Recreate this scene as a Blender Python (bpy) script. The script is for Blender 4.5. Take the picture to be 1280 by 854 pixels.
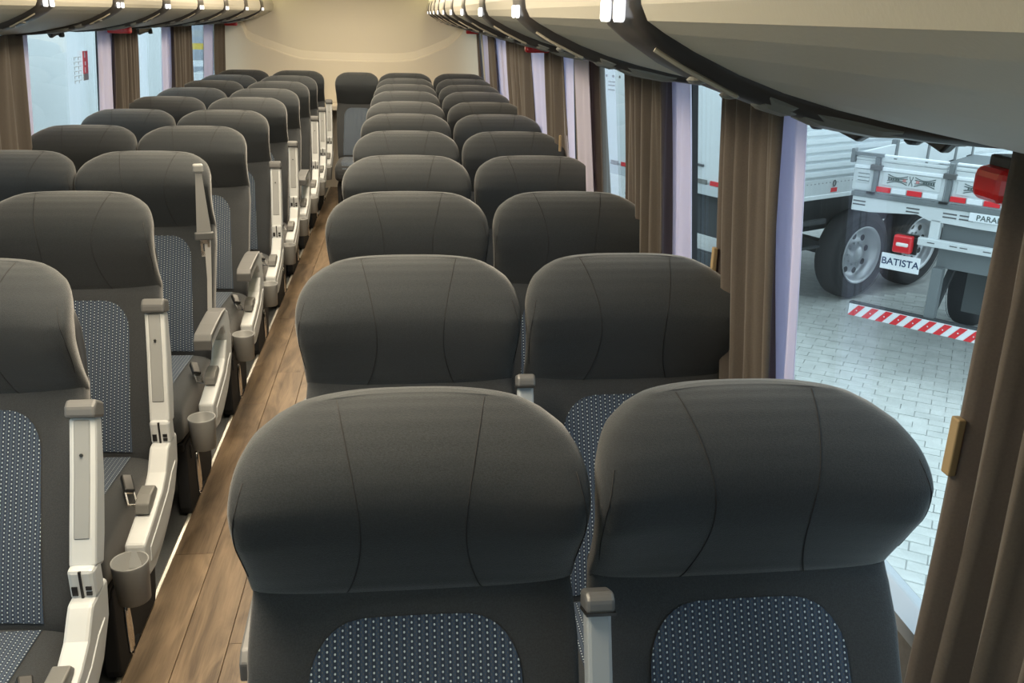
import bpy, bmesh, math, random
from mathutils import Vector, Matrix
random.seed(4)
for o in list(bpy.data.objects): bpy.data.objects.remove(o)
S = bpy.context.scene
COL = S.collection
PI = math.pi

# ------------------------------------------------------------------ camera
CAM_Z = 1.66
TH, PS, PH, FPX = .3462, .1193, .0219, 1130.0
def camera():
    fwd = Vector((math.sin(PS)*math.cos(TH), math.cos(PS)*math.cos(TH), -math.sin(TH)))
    right = Vector((math.cos(PS), -math.sin(PS), 0))
    up = right.cross(fwd)
    r = math.cos(PH)*right + math.sin(PH)*up
    u = -math.sin(PH)*right + math.cos(PH)*up
    cd = bpy.data.cameras.new('camera'); ob = bpy.data.objects.new('camera', cd); COL.objects.link(ob)
    ob.matrix_world = Matrix(((r.x, u.x, -fwd.x, 0), (r.y, u.y, -fwd.y, 0), (r.z, u.z, -fwd.z, CAM_Z), (0, 0, 0, 1)))
    cd.sensor_width = 36; cd.lens = 36*FPX/1280; cd.clip_start = .02; cd.clip_end = 200
    S.camera = ob
camera()

# ------------------------------------------------------------------ world, light, exposure
S.view_settings.view_transform = 'Standard'; S.view_settings.look = 'None'
S.view_settings.gamma = 1; S.view_settings.use_curve_mapping = False
S.view_settings.exposure = 0.32
wd = bpy.data.worlds.new('overcast_sky'); S.world = wd; wd.use_nodes = True
bg = wd.node_tree.nodes['Background']
bg.inputs[0].default_value = (.80, .93, 1.0, 1); bg.inputs[1].default_value = 1.85

def area(name, loc, rot, sx, sy, power, col):
    l = bpy.data.lights.new(name, 'AREA'); l.shape = 'RECTANGLE'; l.size = sx; l.size_y = sy
    l.energy = power; l.color = col
    o = bpy.data.objects.new(name, l); COL.objects.link(o); o.location = loc; o.rotation_euler = rot
    return o
# the coach's own ceiling lamps: warm, along the middle of the roof
for i, y in enumerate((1.5, 3.7, 5.9, 7.7)):
    area('ceiling_lamp_light', (-.48, y, 1.945), (0, 0, 0), .34, 1.5, 32 if y < 7 else 20, (1.0, .83, .60))

# ------------------------------------------------------------------ materials
MATS = {}
def mat(name, col, rough=.6, metal=0, var=.0, scale=30, bump=0., bscale=200, sheen=0., spec=.5, emit=None, estr=0, col2=None, coat=0):
    if name in MATS: return MATS[name]
    m = bpy.data.materials.new(name); m.use_nodes = True; MATS[name] = m
    n = m.node_tree.nodes; l = m.node_tree.links; p = n['Principled BSDF']
    p.inputs['Base Color'].default_value = (*col, 1); p.inputs['Roughness'].default_value = rough
    p.inputs['Metallic'].default_value = metal; p.inputs['Specular IOR Level'].default_value = spec
    if sheen:
        p.inputs['Sheen Weight'].default_value = sheen; p.inputs['Sheen Roughness'].default_value = .45
    if coat: p.inputs['Coat Weight'].default_value = coat
    if emit: p.inputs['Emission Color'].default_value = (*emit, 1); p.inputs['Emission Strength'].default_value = estr
    tc = n.new('ShaderNodeTexCoord')
    if var or col2:
        t = n.new('ShaderNodeTexNoise'); t.inputs['Scale'].default_value = scale; t.inputs['Detail'].default_value = 4
        l.new(tc.outputs['Object'], t.inputs['Vector'])
        r = n.new('ShaderNodeValToRGB'); l.new(t.outputs['Fac'], r.inputs['Fac'])
        c2 = col2 or tuple(min(1, c*(1+var)) for c in col); c1 = col if col2 else tuple(c*(1-var) for c in col)
        r.color_ramp.elements[0].color = (*c1, 1); r.color_ramp.elements[1].color = (*c2, 1)
        r.color_ramp.elements[0].position = .3; r.color_ramp.elements[1].position = .7
        l.new(r.outputs['Color'], p.inputs['Base Color'])
    if bump:
        t = n.new('ShaderNodeTexNoise'); t.inputs['Scale'].default_value = bscale; t.inputs['Detail'].default_value = 3
        l.new(tc.outputs['Object'], t.inputs['Vector'])
        b = n.new('ShaderNodeBump'); b.inputs['Strength'].default_value = bump; b.inputs['Distance'].default_value = .004
        l.new(t.outputs['Fac'], b.inputs['Height']); l.new(b.outputs['Normal'], p.inputs['Normal'])
    return m

fabric = mat('charcoal_fabric', (.021, .0245, .0285), .88, var=.22, scale=420, bump=.25, bscale=700, sheen=.32, spec=.25)
fabric_side = mat('charcoal_side_fabric', (.034, .037, .041), .9, var=.2, scale=420, bump=.25, bscale=700, sheen=.24, spec=.25)
seam_m = mat('seam_thread', (.012, .012, .014), .9)
shell_m = mat('dark_shell_plastic', (.03, .031, .034), .55, bump=.1, bscale=300)
base_m = mat('dark_frame_paint', (.022, .024, .028), .75, spec=.3)
arm_m = mat('light_grey_plastic', (.52, .54, .555), .42, var=.04, scale=8)
arm_mid = mat('pale_blue_grey_plastic', (.33, .36, .39), .45)
cap_m = mat('mid_grey_plastic', (.11, .112, .115), .4)
cup_m = mat('stone_grey_plastic', (.26, .265, .265), .45)
lever_m = mat('grey_lever_plastic', (.15, .15, .145), .45)
dark_m = mat('black_plastic', (.012, .012, .013), .4)
chrome = mat('chrome', (.8, .8, .8), .15, metal=1)
belt_m = mat('grey_belt_webbing', (.28, .28, .28), .6, bump=.3, bscale=500)
bin_m = mat('cream_bin_panel', (.50, .47, .39), .45, bump=.08, bscale=260)
strip_m = mat('dark_brown_service_panel', (.045, .04, .037), .32)
pad_m = mat('grey_speaker_pad', (.20, .20, .185), .4)
gold_m = mat('pale_trim_bar', (.50, .44, .34), .35)
wall_m = mat('beige_wall_laminate', (.66, .60, .50), .6, bump=.05, bscale=150)
ceil_m = mat('cream_ceiling', (.72, .68, .60), .7)
low_m = mat('grey_side_lining', (.20, .20, .20), .8, var=.1, scale=60)
floor_m = mat('grey_floor_vinyl', (.10, .105, .11), .6, var=.15, scale=150)
alu = mat('aluminium_strip', (.75, .73, .68), .35, metal=.8)
frame_m = mat('black_window_rubber', (.015, .015, .017), .5)
post_m = mat('pale_grey_window_post', (.42, .47, .54), .5)
drape_m = mat('taupe_drape_cloth', (.115, .098, .082), .85, var=.1, scale=300, sheen=.3, bump=.15, bscale=900)
lining_m = mat('lavender_lining_cloth', (.66, .64, .76), .8)
def see_through(m, col, f):
    n = m.node_tree.nodes; l = m.node_tree.links; p = n['Principled BSDF']
    t = n.new('ShaderNodeBsdfTranslucent'); t.inputs[0].default_value = (*col, 1)
    mx = n.new('ShaderNodeMixShader'); mx.inputs[0].default_value = f
    l.new(p.outputs[0], mx.inputs[1]); l.new(t.outputs[0], mx.inputs[2]); l.new(mx.outputs[0], n['Material Output'].inputs['Surface'])
see_through(lining_m, (.72, .70, .84), .5); see_through(drape_m, (.22, .12, .13), .30)
tab_m = mat('beige_tab', (.26, .19, .10), .8)
red_m = mat('red_plastic', (.62, .015, .02), .3, coat=.4)
rw_white = mat('white_reflective', (.80, .84, .88), .4)
rw_red = mat('red_reflective', (.72, .03, .04), .4)

def dots():
    m = bpy.data.materials.new('navy_dotted_fabric'); m.use_nodes = True
    n = m.node_tree.nodes; l = m.node_tree.links; p = n['Principled BSDF']
    p.inputs['Roughness'].default_value = .85; p.inputs['Sheen Weight'].default_value = .15
    uv = n.new('ShaderNodeUVMap'); uv.uv_map = 'metres'
    sp = n.new('ShaderNodeSeparateXYZ'); l.new(uv.outputs[0], sp.inputs[0])
    def M(op, a, b=None, clamp=False):
        k = n.new('ShaderNodeMath'); k.operation = op; k.use_clamp = clamp
        for i, v in enumerate((a, b)):
            if v is None: continue
            if isinstance(v, (int, float)): k.inputs[i].default_value = v
            else: l.new(v, k.inputs[i])
        return k.outputs[0]
    cx = M('DIVIDE', sp.outputs[0], .0108)
    col = M('FLOOR', cx); fx = M('SUBTRACT', M('FRACT', cx), .5)
    odd = M('MODULO', M('ABSOLUTE', col), 2.0)
    cy = M('ADD', M('DIVIDE', sp.outputs[1], .0088), M('MULTIPLY', odd, .5))
    fy = M('SUBTRACT', M('FRACT', cy), .5)
    def dot(ox, rx, ry):
        a = M('DIVIDE', M('SUBTRACT', fx, ox), rx); b = M('DIVIDE', fy, ry)
        d = M('ADD', M('POWER', a, 2.0), M('POWER', b, 2.0))
        return M('LESS_THAN', d, 1.0)
    d1 = dot(0.0, .125, .19)
    fy2 = M('SUBTRACT', M('FRACT', M('ADD', cy, .5)), .5)
    a = M('DIVIDE', M('SUBTRACT', M('ABSOLUTE', fx), .42), .1); b = M('DIVIDE', fy2, .22)
    d2 = M('LESS_THAN', M('ADD', M('POWER', a, 2.0), M('POWER', b, 2.0)), 1.0)
    line = M('LESS_THAN', M('ABSOLUTE', fx), .27)
    def mix(f, c1, c2):
        k = n.new('ShaderNodeMix'); k.data_type = 'RGBA'
        l.new(f, k.inputs[0])
        for i, c in ((6, c1), (7, c2)):
            if isinstance(c, tuple): k.inputs[i].default_value = (*c, 1)
            else: l.new(c, k.inputs[i])
        return k.outputs[2]
    c = mix(line, (.025, .050, .095), (.013, .024, .046))
    c = mix(d2, c, (.07, .075, .085))
    c = mix(d1, c, (.47, .53, .56))
    l.new(c, p.inputs['Base Color'])
    return m
dots_m = dots()

def wood():
    m = bpy.data.materials.new('brown_wood_vinyl'); m.use_nodes = True
    n = m.node_tree.nodes; l = m.node_tree.links; p = n['Principled BSDF']
    tc = n.new('ShaderNodeTexCoord'); oi = n.new('ShaderNodeObjectInfo')
    ad = n.new('ShaderNodeVectorMath'); ad.operation = 'ADD'; l.new(tc.outputs['Object'], ad.inputs[0])
    k = n.new('ShaderNodeVectorMath'); k.operation = 'SCALE'; k.inputs[0].default_value = (7, 11, 3); l.new(oi.outputs['Random'], k.inputs['Scale'])
    l.new(k.outputs[0], ad.inputs[1])
    mp = n.new('ShaderNodeMapping'); mp.inputs['Scale'].default_value = (10, 1.8, 1); l.new(ad.outputs[0], mp.inputs['Vector'])
    w = n.new('ShaderNodeTexNoise'); w.inputs['Scale'].default_value = 1.5; w.inputs['Detail'].default_value = 6; w.inputs['Distortion'].default_value = 1.6
    l.new(mp.outputs[0], w.inputs['Vector'])
    g = n.new('ShaderNodeTexNoise'); g.inputs['Scale'].default_value = 9; g.inputs['Detail'].default_value = 5
    mp2 = n.new('ShaderNodeMapping'); mp2.inputs['Scale'].default_value = (30, 1.0, 1); l.new(ad.outputs[0], mp2.inputs['Vector']); l.new(mp2.outputs[0], g.inputs['Vector'])
    mx = n.new('ShaderNodeMath'); mx.operation = 'MULTIPLY_ADD'; l.new(g.outputs['Fac'], mx.inputs[0]); mx.inputs[1].default_value = .35
    l.new(w.outputs['Fac'], mx.inputs[2])
    a2 = n.new('ShaderNodeMath'); a2.operation = 'MULTIPLY_ADD'; l.new(oi.outputs['Random'], a2.inputs[0]); a2.inputs[1].default_value = .16; l.new(mx.outputs[0], a2.inputs[2])
    r = n.new('ShaderNodeValToRGB'); l.new(a2.outputs[0], r.inputs['Fac'])
    r.color_ramp.elements[0].position = .5; r.color_ramp.elements[0].color = (.085, .056, .034, 1)
    r.color_ramp.elements[1].position = .95; r.color_ramp.elements[1].color = (.25, .178, .112, 1)
    l.new(r.outputs['Color'], p.inputs['Base Color']); p.inputs['Roughness'].default_value = .38
    return m
wood_m = wood()

def glass():
    m = bpy.data.materials.new('window_glass'); m.use_nodes = True
    n = m.node_tree.nodes; l = m.node_tree.links; n.remove(n['Principled BSDF']); out = n['Material Output']
    t = n.new('ShaderNodeBsdfTransparent'); t.inputs[0].default_value = (.90, .95, .96, 1)
    g = n.new('ShaderNodeBsdfGlossy'); g.inputs['Roughness'].default_value = .0
    f = n.new('ShaderNodeLayerWeight'); f.inputs['Blend'].default_value = .5
    pw = n.new('ShaderNodeMath'); pw.operation = 'POWER'; pw.inputs[1].default_value = 5; l.new(f.outputs['Facing'], pw.inputs[0])
    sc = n.new('ShaderNodeMath'); sc.operation = 'MULTIPLY_ADD'; sc.inputs[1].default_value = .8; sc.inputs[2].default_value = .03; l.new(pw.outputs[0], sc.inputs[0])
    mx = n.new('ShaderNodeMixShader'); l.new(sc.outputs[0], mx.inputs[0]); l.new(t.outputs[0], mx.inputs[1]); l.new(g.outputs[0], mx.inputs[2])
    l.new(mx.outputs[0], out.inputs['Surface'])
    return m
glass_m = glass()

# ------------------------------------------------------------------ mesh helpers
def link(name, me, m, parent=None, smooth=False):
    o = bpy.data.objects.new(name, me); COL.objects.link(o)
    if m is not None and len(me.materials) == 0: me.materials.append(m)
    if smooth:
        for p in me.polygons: p.use_smooth = True
    if parent is not None: o.parent = parent
    return o
def tag(o, label=None, cat=None, group=None, kind=None):
    if label: o['label'] = label
    if cat: o['category'] = cat
    if group: o['group'] = group
    if kind: o['kind'] = kind
    return o
def empty(name, loc=(0, 0, 0), rz=0):
    o = bpy.data.objects.new(name, None); COL.objects.link(o); o.location = loc; o.rotation_euler = (0, 0, rz); o.empty_display_size = .05
    return o
def me_new(name, v, f):
    me = bpy.data.meshes.new(name); me.from_pydata(v, [], f); me.update()
    bm = bmesh.new(); bm.from_mesh(me); bmesh.ops.recalc_face_normals(bm, faces=bm.faces); bm.to_mesh(me); bm.free()
    return me
def me_box(x0, x1, y0, y1, z0, z1, bev=0, seg=2, rot=None):
    bm = bmesh.new(); bmesh.ops.create_cube(bm, size=1)
    for v in bm.verts: v.co = Vector((x0+(v.co.x+.5)*(x1-x0), y0+(v.co.y+.5)*(y1-y0), z0+(v.co.z+.5)*(z1-z0)))
    if bev: bmesh.ops.bevel(bm, geom=list(bm.edges), offset=bev, segments=seg, affect='EDGES', profile=.5)
    if rot: bmesh.ops.transform(bm, matrix=rot, verts=bm.verts)
    me = bpy.data.meshes.new('box'); bm.to_mesh(me); bm.free(); return me
def me_prism(poly, axis, a, b, bev=0, seg=2):
    """extrude polygon; axis 'x': poly is (y,z); 'y': poly is (x,z); 'z': poly is (x,y)"""
    def P(q, t):
        return {'x': (t, q[0], q[1]), 'y': (q[0], t, q[1]), 'z': (q[0], q[1], t)}[axis]
    n = len(poly); v = [P(q, a) for q in poly] + [P(q, b) for q in poly]
    f = [list(range(n)), list(range(2*n-1, n-1, -1))] + [[i, (i+1) % n, n+(i+1) % n, n+i] for i in range(n)]
    me = me_new('prism', v, f)
    if bev:
        bm = bmesh.new(); bm.from_mesh(me)
        ed = [e for e in bm.edges if len(e.link_faces) == 2 and e.calc_face_angle(0) > .5]
        bmesh.ops.bevel(bm, geom=ed, offset=bev, segments=seg, affect='EDGES', profile=.5, clamp_overlap=True)
        bm.to_mesh(me); bm.free()
    return me
def me_loft(rings, cap=True, closed=True):
    v = []; f = []; n = len(rings[0])
    for r in rings: v += [tuple(p) for p in r]
    for k in range(len(rings)-1):
        for i in range(n if closed else n-1):
            j = (i+1) % n
            f.append((k*n+i, k*n+j, (k+1)*n+j, (k+1)*n+i))
    if cap:
        f.append(list(range(n))[::-1]); f.append([(len(rings)-1)*n+i for i in range(n)])
    return me_new('loft', v, f)
def me_tube(pts, r, n=8, rs=None):
    pts = [Vector(p) for p in pts]; rings = []
    up = Vector((.13, .21, .97))
    for i, p in enumerate(pts):
        t = (pts[min(i+1, len(pts)-1)]-pts[max(i-1, 0)]).normalized()
        a = t.cross(up); a = a.normalized() if a.length > 1e-3 else t.orthogonal().normalized()
        b = t.cross(a)
        rr = rs[i] if rs else r
        rings.append([p+rr*(math.cos(2*PI*k/n)*a+math.sin(2*PI*k/n)*b) for k in range(n)])
    return me_loft(rings)
def me_lathe(prof, n=24, close=False, M=None, nocap=False):
    """prof: list of (r,z) about z"""
    rings = [[(r*math.cos(2*PI*k/n), r*math.sin(2*PI*k/n), z) for k in range(n)] for r, z in prof]
    if close: rings.append(rings[0])
    me = me_loft(rings, cap=(not close) and not nocap)
    if close:
        bm = bmesh.new(); bm.from_mesh(me); bmesh.ops.remove_doubles(bm, verts=bm.verts, dist=1e-5); bmesh.ops.recalc_face_normals(bm, faces=bm.faces); bm.to_mesh(me); bm.free()
    if M: me.transform(M)
    return me
def me_join(ms):
    bm = bmesh.new()
    for m in ms: bm.from_mesh(m)
    me = bpy.data.meshes.new('joined'); bm.to_mesh(me); bm.free(); return me
def lerp(t, tab):
    if t <= tab[0][0]: return tab[0][1]
    for (a, x), (b, y) in zip(tab, tab[1:]):
        if t <= b:
            return x+(y-x)*(t-a)/(b-a)
    return tab[-1][1]
def smooth_tab(tab):
    """Catmull-Rom resample of a table into a finer one"""
    out = []
    for i in range(len(tab)-1):
        p0 = tab[max(i-1, 0)]; p1 = tab[i]; p2 = tab[i+1]; p3 = tab[min(i+2, len(tab)-1)]
        for k in range(4):
            t = k/4
            y = .5*(2*p1[1]+(p2[1]-p0[1])*t+(2*p0[1]-5*p1[1]+4*p2[1]-p3[1])*t*t+(3*p1[1]-p0[1]-3*p2[1]+p3[1])*t**3)
            out.append((p1[0]+(p2[0]-p1[0])*t, y))
    out.append(tab[-1]); return out
def sgn(a): return -1 if a < 0 else 1
def copy_tree(o, parent=None):
    c = o.copy(); COL.objects.link(c)
    if parent is not None: c.parent = parent
    for ch in list(o.children): copy_tree(ch, c)
    return c
def text_mesh(s, size, extrude=.001, spacing=1.0, bold=0.0):
    cu = bpy.data.curves.new('text', 'FONT'); cu.body = s; cu.size = size; cu.extrude = extrude
    cu.align_x = 'CENTER'; cu.align_y = 'CENTER'; cu.space_character = spacing; cu.offset = bold
    ob = bpy.data.objects.new('text', cu); COL.objects.link(ob)
    dg = bpy.context.evaluated_depsgraph_get(); dg.update()
    me = bpy.data.meshes.new_from_object(ob.evaluated_get(dg))
    bpy.data.objects.remove(ob); bpy.data.curves.remove(cu)
    me.materials.clear()
    return me

# ================================================================== STRUCTURE
YF, YR = -2.2, 9.22                      # front and rear of the saloon
def xr(z): return .785-.085*(max(z, .7)-1.06)     # inner face of the side walls, leaning inwards
def xl(z): return -1.745+.085*(max(z, .7)-1.06)
CX = -.48
SILL = .72; WTOP = 1.60
AX0, AX1 = -.768, -.262

tag(link('floor', me_prism([(xl(0)-.05, 0), (xr(0)+.05, 0), (xr(0)+.05, -.12), (xl(0)-.05, -.12)], 'y', YF, YR), floor_m), kind='structure')
aisle = empty('floor_aisle', (0, 0, 0)); tag(aisle, kind='structure')
pw = (AX1-AX0)/4
for c in range(4):
    y = YF + (.37*c) % 1.2 - 1.2
    while y < YR:
        a = max(y, YF); b = min(y+1.2, YR)
        if b-a > .02:
            o = link('plank', me_box(-pw/2+.0008, pw/2-.0008, 0.0006, b-a-.0006, 0, .008, .0008, 1), wood_m, aisle)
            o.location = (AX0+(c+.5)*pw, a, .0)
        y += 1.2
tr = link('trim_1', me_prism([(AX0-.012, 0), (AX0+.004, 0), (AX0+.004, .011), (AX0-.004, .014), (AX0-.012, .006)], 'y', YF, YR), alu); tag(tr, kind='structure')
tr = link('trim_2', me_prism([(AX1-.004, 0), (AX1+.012, 0), (AX1+.012, .006), (AX1+.004, .014), (AX1-.004, .011)], 'y', YF, YR), alu); tag(tr, kind='structure')

def wall_side(nm, fx, s):
    lo = [(fx(0), 0), (fx(.7), .7), (fx(SILL), SILL), (fx(SILL)+s*.06, SILL), (fx(0)+s*.06, 0)]
    w = tag(link(nm, me_prism(lo, 'y', YF, YR), low_m), kind='structure')
    up = [(fx(WTOP), WTOP), (fx(2.0), 2.05), (fx(2.0)+s*.06, 2.05), (fx(WTOP)+s*.06, WTOP)]
    link('upper_panel', me_prism(up, 'y', YF, YR), wall_m, w)
    sl = [(fx(SILL)-s*.012, SILL-.015), (fx(SILL)-s*.012, SILL+.01), (fx(SILL)+s*.05, SILL+.01), (fx(SILL)+s*.05, SILL-.015)]
    link('sill', me_prism(sl, 'y', YF, YR), post_m, w)
wall_side('wall_right', xr, 1); wall_side('wall_left', xl, -1)

nwin = [0]
def windows(fx, s, ys):
    for a, b in zip(ys, ys[1:]):
        nwin[0] += 1
        o0 = .032*s
        g = [(fx(SILL)+o0, SILL), (fx(WTOP)+o0, WTOP), (fx(WTOP)+o0+.006*s, WTOP), (fx(SILL)+o0+.006*s, SILL)]
        w = tag(link('window_%d' % nwin[0], me_prism(g, 'y', a+.022, b-.022), glass_m), kind='structure')
        def post(y0, y1, m, d0, d1, nm):
            q = [(fx(SILL)+d0*s, SILL), (fx(WTOP)+d0*s, WTOP), (fx(WTOP)+d1*s, WTOP), (fx(SILL)+d1*s, SILL)]
            link(nm, me_prism(q, 'y', y0, y1), m, w)
        post(b-.035, b-.005, frame_m, .018, .034, 'rubber_seal')
        post(b-.005, b+.095, post_m, .0, .036, 'window_post')
        q = [(fx(WTOP-.03)+.01*s, WTOP-.03), (fx(WTOP)+.01*s, WTOP), (fx(WTOP)+.05*s, WTOP), (fx(WTOP-.03)+.05*s, WTOP-.03)]
        link('top_seal', me_prism(q, 'y', a, b), frame_m, w)
windows(xr, 1, [YF, -.75, .70, 2.48, 4.36, 5.43, 6.95, 8.2, YR-.1])
windows(xl, -1, [YF, -.4, 1.1, 2.6, 4.05, 5.67, 7.18, 8.62, YR-.1])

# rear wall: flat lower part, upper field set back behind a U-shaped ledge
UC = [(-1.70, 1.62), (-1.512, 1.56), (-1.495, 1.44), (-1.44, 1.385), (-1.322, 1.336), (-1.03, 1.244), (-.85, 1.224), (-.58, 1.217), (-.12, 1.217), (.02, 1.228), (.146, 1.258), (.417, 1.366), (.533, 1.463), (.571, 1.53), (.62, 1.62), (.78, 1.70)]
def rear_wall():
    UCs = smooth_tab(UC); nx = 90; x0, x1 = xl(0)-.02, xr(0)+.02; v = []; f = []
    offs = [(-9, 0), (-.006, 0), (0, .003), (.010, .014), (.06, .030), (.075, .036), (9, .040)]
    for i in range(nx+1):
        x = x0+(x1-x0)*i/nx; u = lerp(x, UCs)
        for dz, dy in offs:
            z = 0 if dz == -9 else 2.06 if dz == 9 else u+dz
            v.append((x, YR+dy-.04, z))
    m = len(offs)
    for i in range(nx):
        for k in range(m-1): f.append((i*m+k, (i+1)*m+k, (i+1)*m+k+1, i*m+k+1))
    w = tag(link('wall_back', me_new('wall_back', v, f), wall_m, smooth=False), kind='structure')
    link('back_plate', me_box(x0, x1, YR+.01, YR+.06, 0, 2.06), wall_m, w)
    link('ledge_shelf', me_box(x0+.02, x1-.02, YR-.34, YR-.05, .78, .83, .01), wall_m, w)
rear_wall()
# unseen front, closed off in dark grey to keep light off the seat fronts
wf = tag(link('wall_front_lightblock', me_box(xl(0), xr(0), YF-.06, YF, 0, 2.06), low_m), kind='structure')
tag(link('door_1', me_box(-.85, -.12, YF, YF+.03, .01, 1.85, .006), low_m), kind='structure')
# ceiling
cp = []
NR, NL = .212, -1.205                     # noses of the two racks
for i in range(21):
    t = i/20; x = NL-.1+(NR-NL+.2)*t; cp.append((x, 1.80+.19*math.sin(PI*t)**.55))
cpoly = [(xl(2)-.05, 1.98), *cp, (xr(2)+.05, 1.98), (xr(2)+.05, 2.08), (xl(2)-.05, 2.08)]
tag(link('ceiling', me_prism(cpoly, 'y', YF, YR), ceil_m), kind='structure')

lampm = mat('lit_lamp_diffuser', (.9, .9, .85), .5, emit=(1, .9, .72), estr=3)
covem = mat('lit_cove_strip', (.9, .9, .7), .5, emit=(1, .93, .52), estr=5)
for i, y in enumerate((1.5, 3.7, 5.9, 7.7)):
    t = empty('ceiling_lamp', (-.48, y, 1.965))
    tag(t, 'flat warm ceiling lamp panel over the aisle, ' + ('fourth from rear wall', 'third from rear wall', 'second from rear wall', 'next to rear wall')[i], 'lamp', 'ceiling lamps over the aisle')
    link('housing', me_box(-.2, .2, -.8, .8, 0, .04, .005), arm_m, t)
    link('diffuser', me_box(-.17, .17, -.75, .75, -.008, .002, .003), lampm, t)

# ================================================================== LUGGAGE RACKS
PROF = smooth_tab([(0, 1.745), (.0001, 1.672)])[:0] + [(.010, 1.748), (.002, 1.72), (.0, 1.69), (.003, 1.672), (.010, 1.658), (.028, 1.647), (.06, 1.631), (.11, 1.610), (.16, 1.593), (.22, 1.577), (.28, 1.564), (.34, 1.553), (.40, 1.545), (.45, 1.540)]
LY0, LP = .94, .832
KS = list(range(-3, 10))
def rack(side):
    nose = NR if side > 0 else NL; fx = xr if side > 0 else xl
    wallx = fx(1.56)
    depth = abs(wallx-nose)
    t = empty('luggage_rack', (nose, YF, 1.54))
    tag(t, 'cream overhead luggage rack above the windows ' + ('facing the parked trucks' if side > 0 else 'opposite the parked trucks'), 'luggage rack')
    def at(o): o.matrix_parent_inverse = t.matrix_basis.inverted(); return o
    prof = [(d, z) for d, z in PROF if d < depth-.02]+[(depth-.004, 1.54)]
    def strip_poly(off):
        out = []
        for i, (d, z) in enumerate(prof):
            a = prof[max(i-1, 0)]; b = prof[min(i+1, len(prof)-1)]
            tx, tz = b[0]-a[0], b[1]-a[1]; ln = math.hypot(tx, tz); nx, nz = tz/ln, -tx/ln   # outward normal
            out.append((d+nx*off, z+nz*off))
        return out
    def W(poly): return [(nose+side*d, z) for d, z in poly]
    body = W(prof)+[(fx(1.79)-side*.006, 1.79), (nose+side*.03, 1.79)]
    edges = [YF+.01]+[LY0+k*LP for k in KS if YF+.2 < LY0+k*LP < YR-.1]+[YR-.05]
    hw = .041
    for i, (a, b) in enumerate(zip(edges, edges[1:])):
        a2 = a if i == 0 else a+hw; b2 = b if i == len(edges)-2 else b-hw
        me = me_prism(body, 'y', a2+.001, b2-.001)
        at(link('bin_door', me, bin_m, t))
    for y in edges[1:-1]:
        rings = []
        base = strip_poly(0); n_ = len(base)
        for q in range(n_):
            tq = q/(n_-1); d = base[q][0]
            w_ = lerp(d, [(0, .080), (.03, .076), (.10, .060), (.20, .046), (.50, .036)])
            off = lerp(tq, [(0, .004), (.25, .008), (.45, .018), (.65, .018), (.85, .008), (1, .004)])
            a_ = prof[max(q-1, 0)]; b_ = prof[min(q+1, n_-1)]; ln = math.hypot(b_[0]-a_[0], b_[1]-a_[1])
            nx, nz = (b_[1]-a_[1])/ln, -(b_[0]-a_[0])/ln
            P_ = lambda yy, o_: (nose+side*(base[q][0]+nx*o_), y+yy, base[q][1]+nz*o_)
            rings.append([P_(-w_, -.012), P_(-w_, 0), P_(-w_*.86, off*.8), P_(-w_*.5, off), P_(w_*.5, off), P_(w_*.86, off*.8), P_(w_, 0), P_(w_, -.012)])
        me = me_loft(rings)
        for p in me.polygons: p.use_smooth = len(p.vertices) == 4
        s = at(link('service_panel', me, strip_m, t))
        def sub(nm, me, m):
            return link(nm, me, m, s)
        # reading lights: two bright chips on the nose
        for dy in (-.031, .031):
            sub('reading_light', me_box(*sorted((nose-side*.0085, nose-side*.004)), y+dy-.020, y+dy+.020, 1.656, 1.678, .003), chip_m)
        # grip bar, air nozzles and speaker pads set on the panel's skin
        def skin(d, fr, lift):
            q = max(k for k in range(3, n_-1) if prof[k][0] <= d or k == 3); f_ = (d-prof[q][0])/max(1e-6, prof[q+1][0]-prof[q][0])
            tq = (q+f_)/(n_-1); w_ = lerp(d, [(0, .080), (.03, .076), (.10, .060), (.20, .046), (.50, .036)])
            off = lerp(tq, [(0, .004), (.25, .008), (.45, .018), (.65, .018), (.85, .008), (1, .004)])
            off = off*lerp(abs(fr), [(0, 1), (.5, 1), (.86, .8), (1, 0)])+lift
            ux, uz = prof[q+1][0]-prof[q][0], prof[q+1][1]-prof[q][1]; ln = math.hypot(ux, uz)
            return (nose+side*(d+uz/ln*off), y+fr*w_, prof[q][1]+uz*f_-ux/ln*off)
        bar = [skin(.032+.09*i/8, -.70-.12*math.sin(PI*i/8), .002) for i in range(9)]
        sub('grip_bar', me_tube(bar, .0026, 6), gold_m)
        for d in (.085, .120):
            me = me_lathe([(.002, -.004), (.008, -.003), (.011, .0), (.008, .003), (.002, .004)], 14, M=Matrix.Translation(skin(d, -.45, .001)))
            sub('air_nozzle', me, pad_m)
        for d0, d1 in ((.150, .185), (.195, .30)):
            rr = []
            for i in range(6):
                d = d0+(d1-d0)*i/5; b_ = [-.93, -.8, -.4, -.1]; e_ = 1.0 if 0 < i < 5 else .3
                rr.append([skin(d, b, .0035*e_) for b in b_]+[skin(d, b, -.004) for b in b_[::-1]])
            sub('speaker_pad', me_loft(rr), pad_m)
    # lit cove strip on top of the nose
    ls = me_box(*sorted((nose+side*.006, nose+side*.026)), YF+.05, YR-.06, 1.79, 1.803)
    at(link('cove_light', ls, covem, t))
chip_m = mat('bright_reading_light', (.9, .9, .9), .3, emit=(.95, .97, 1), estr=.8)
rack(1); rack(-1)

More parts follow.
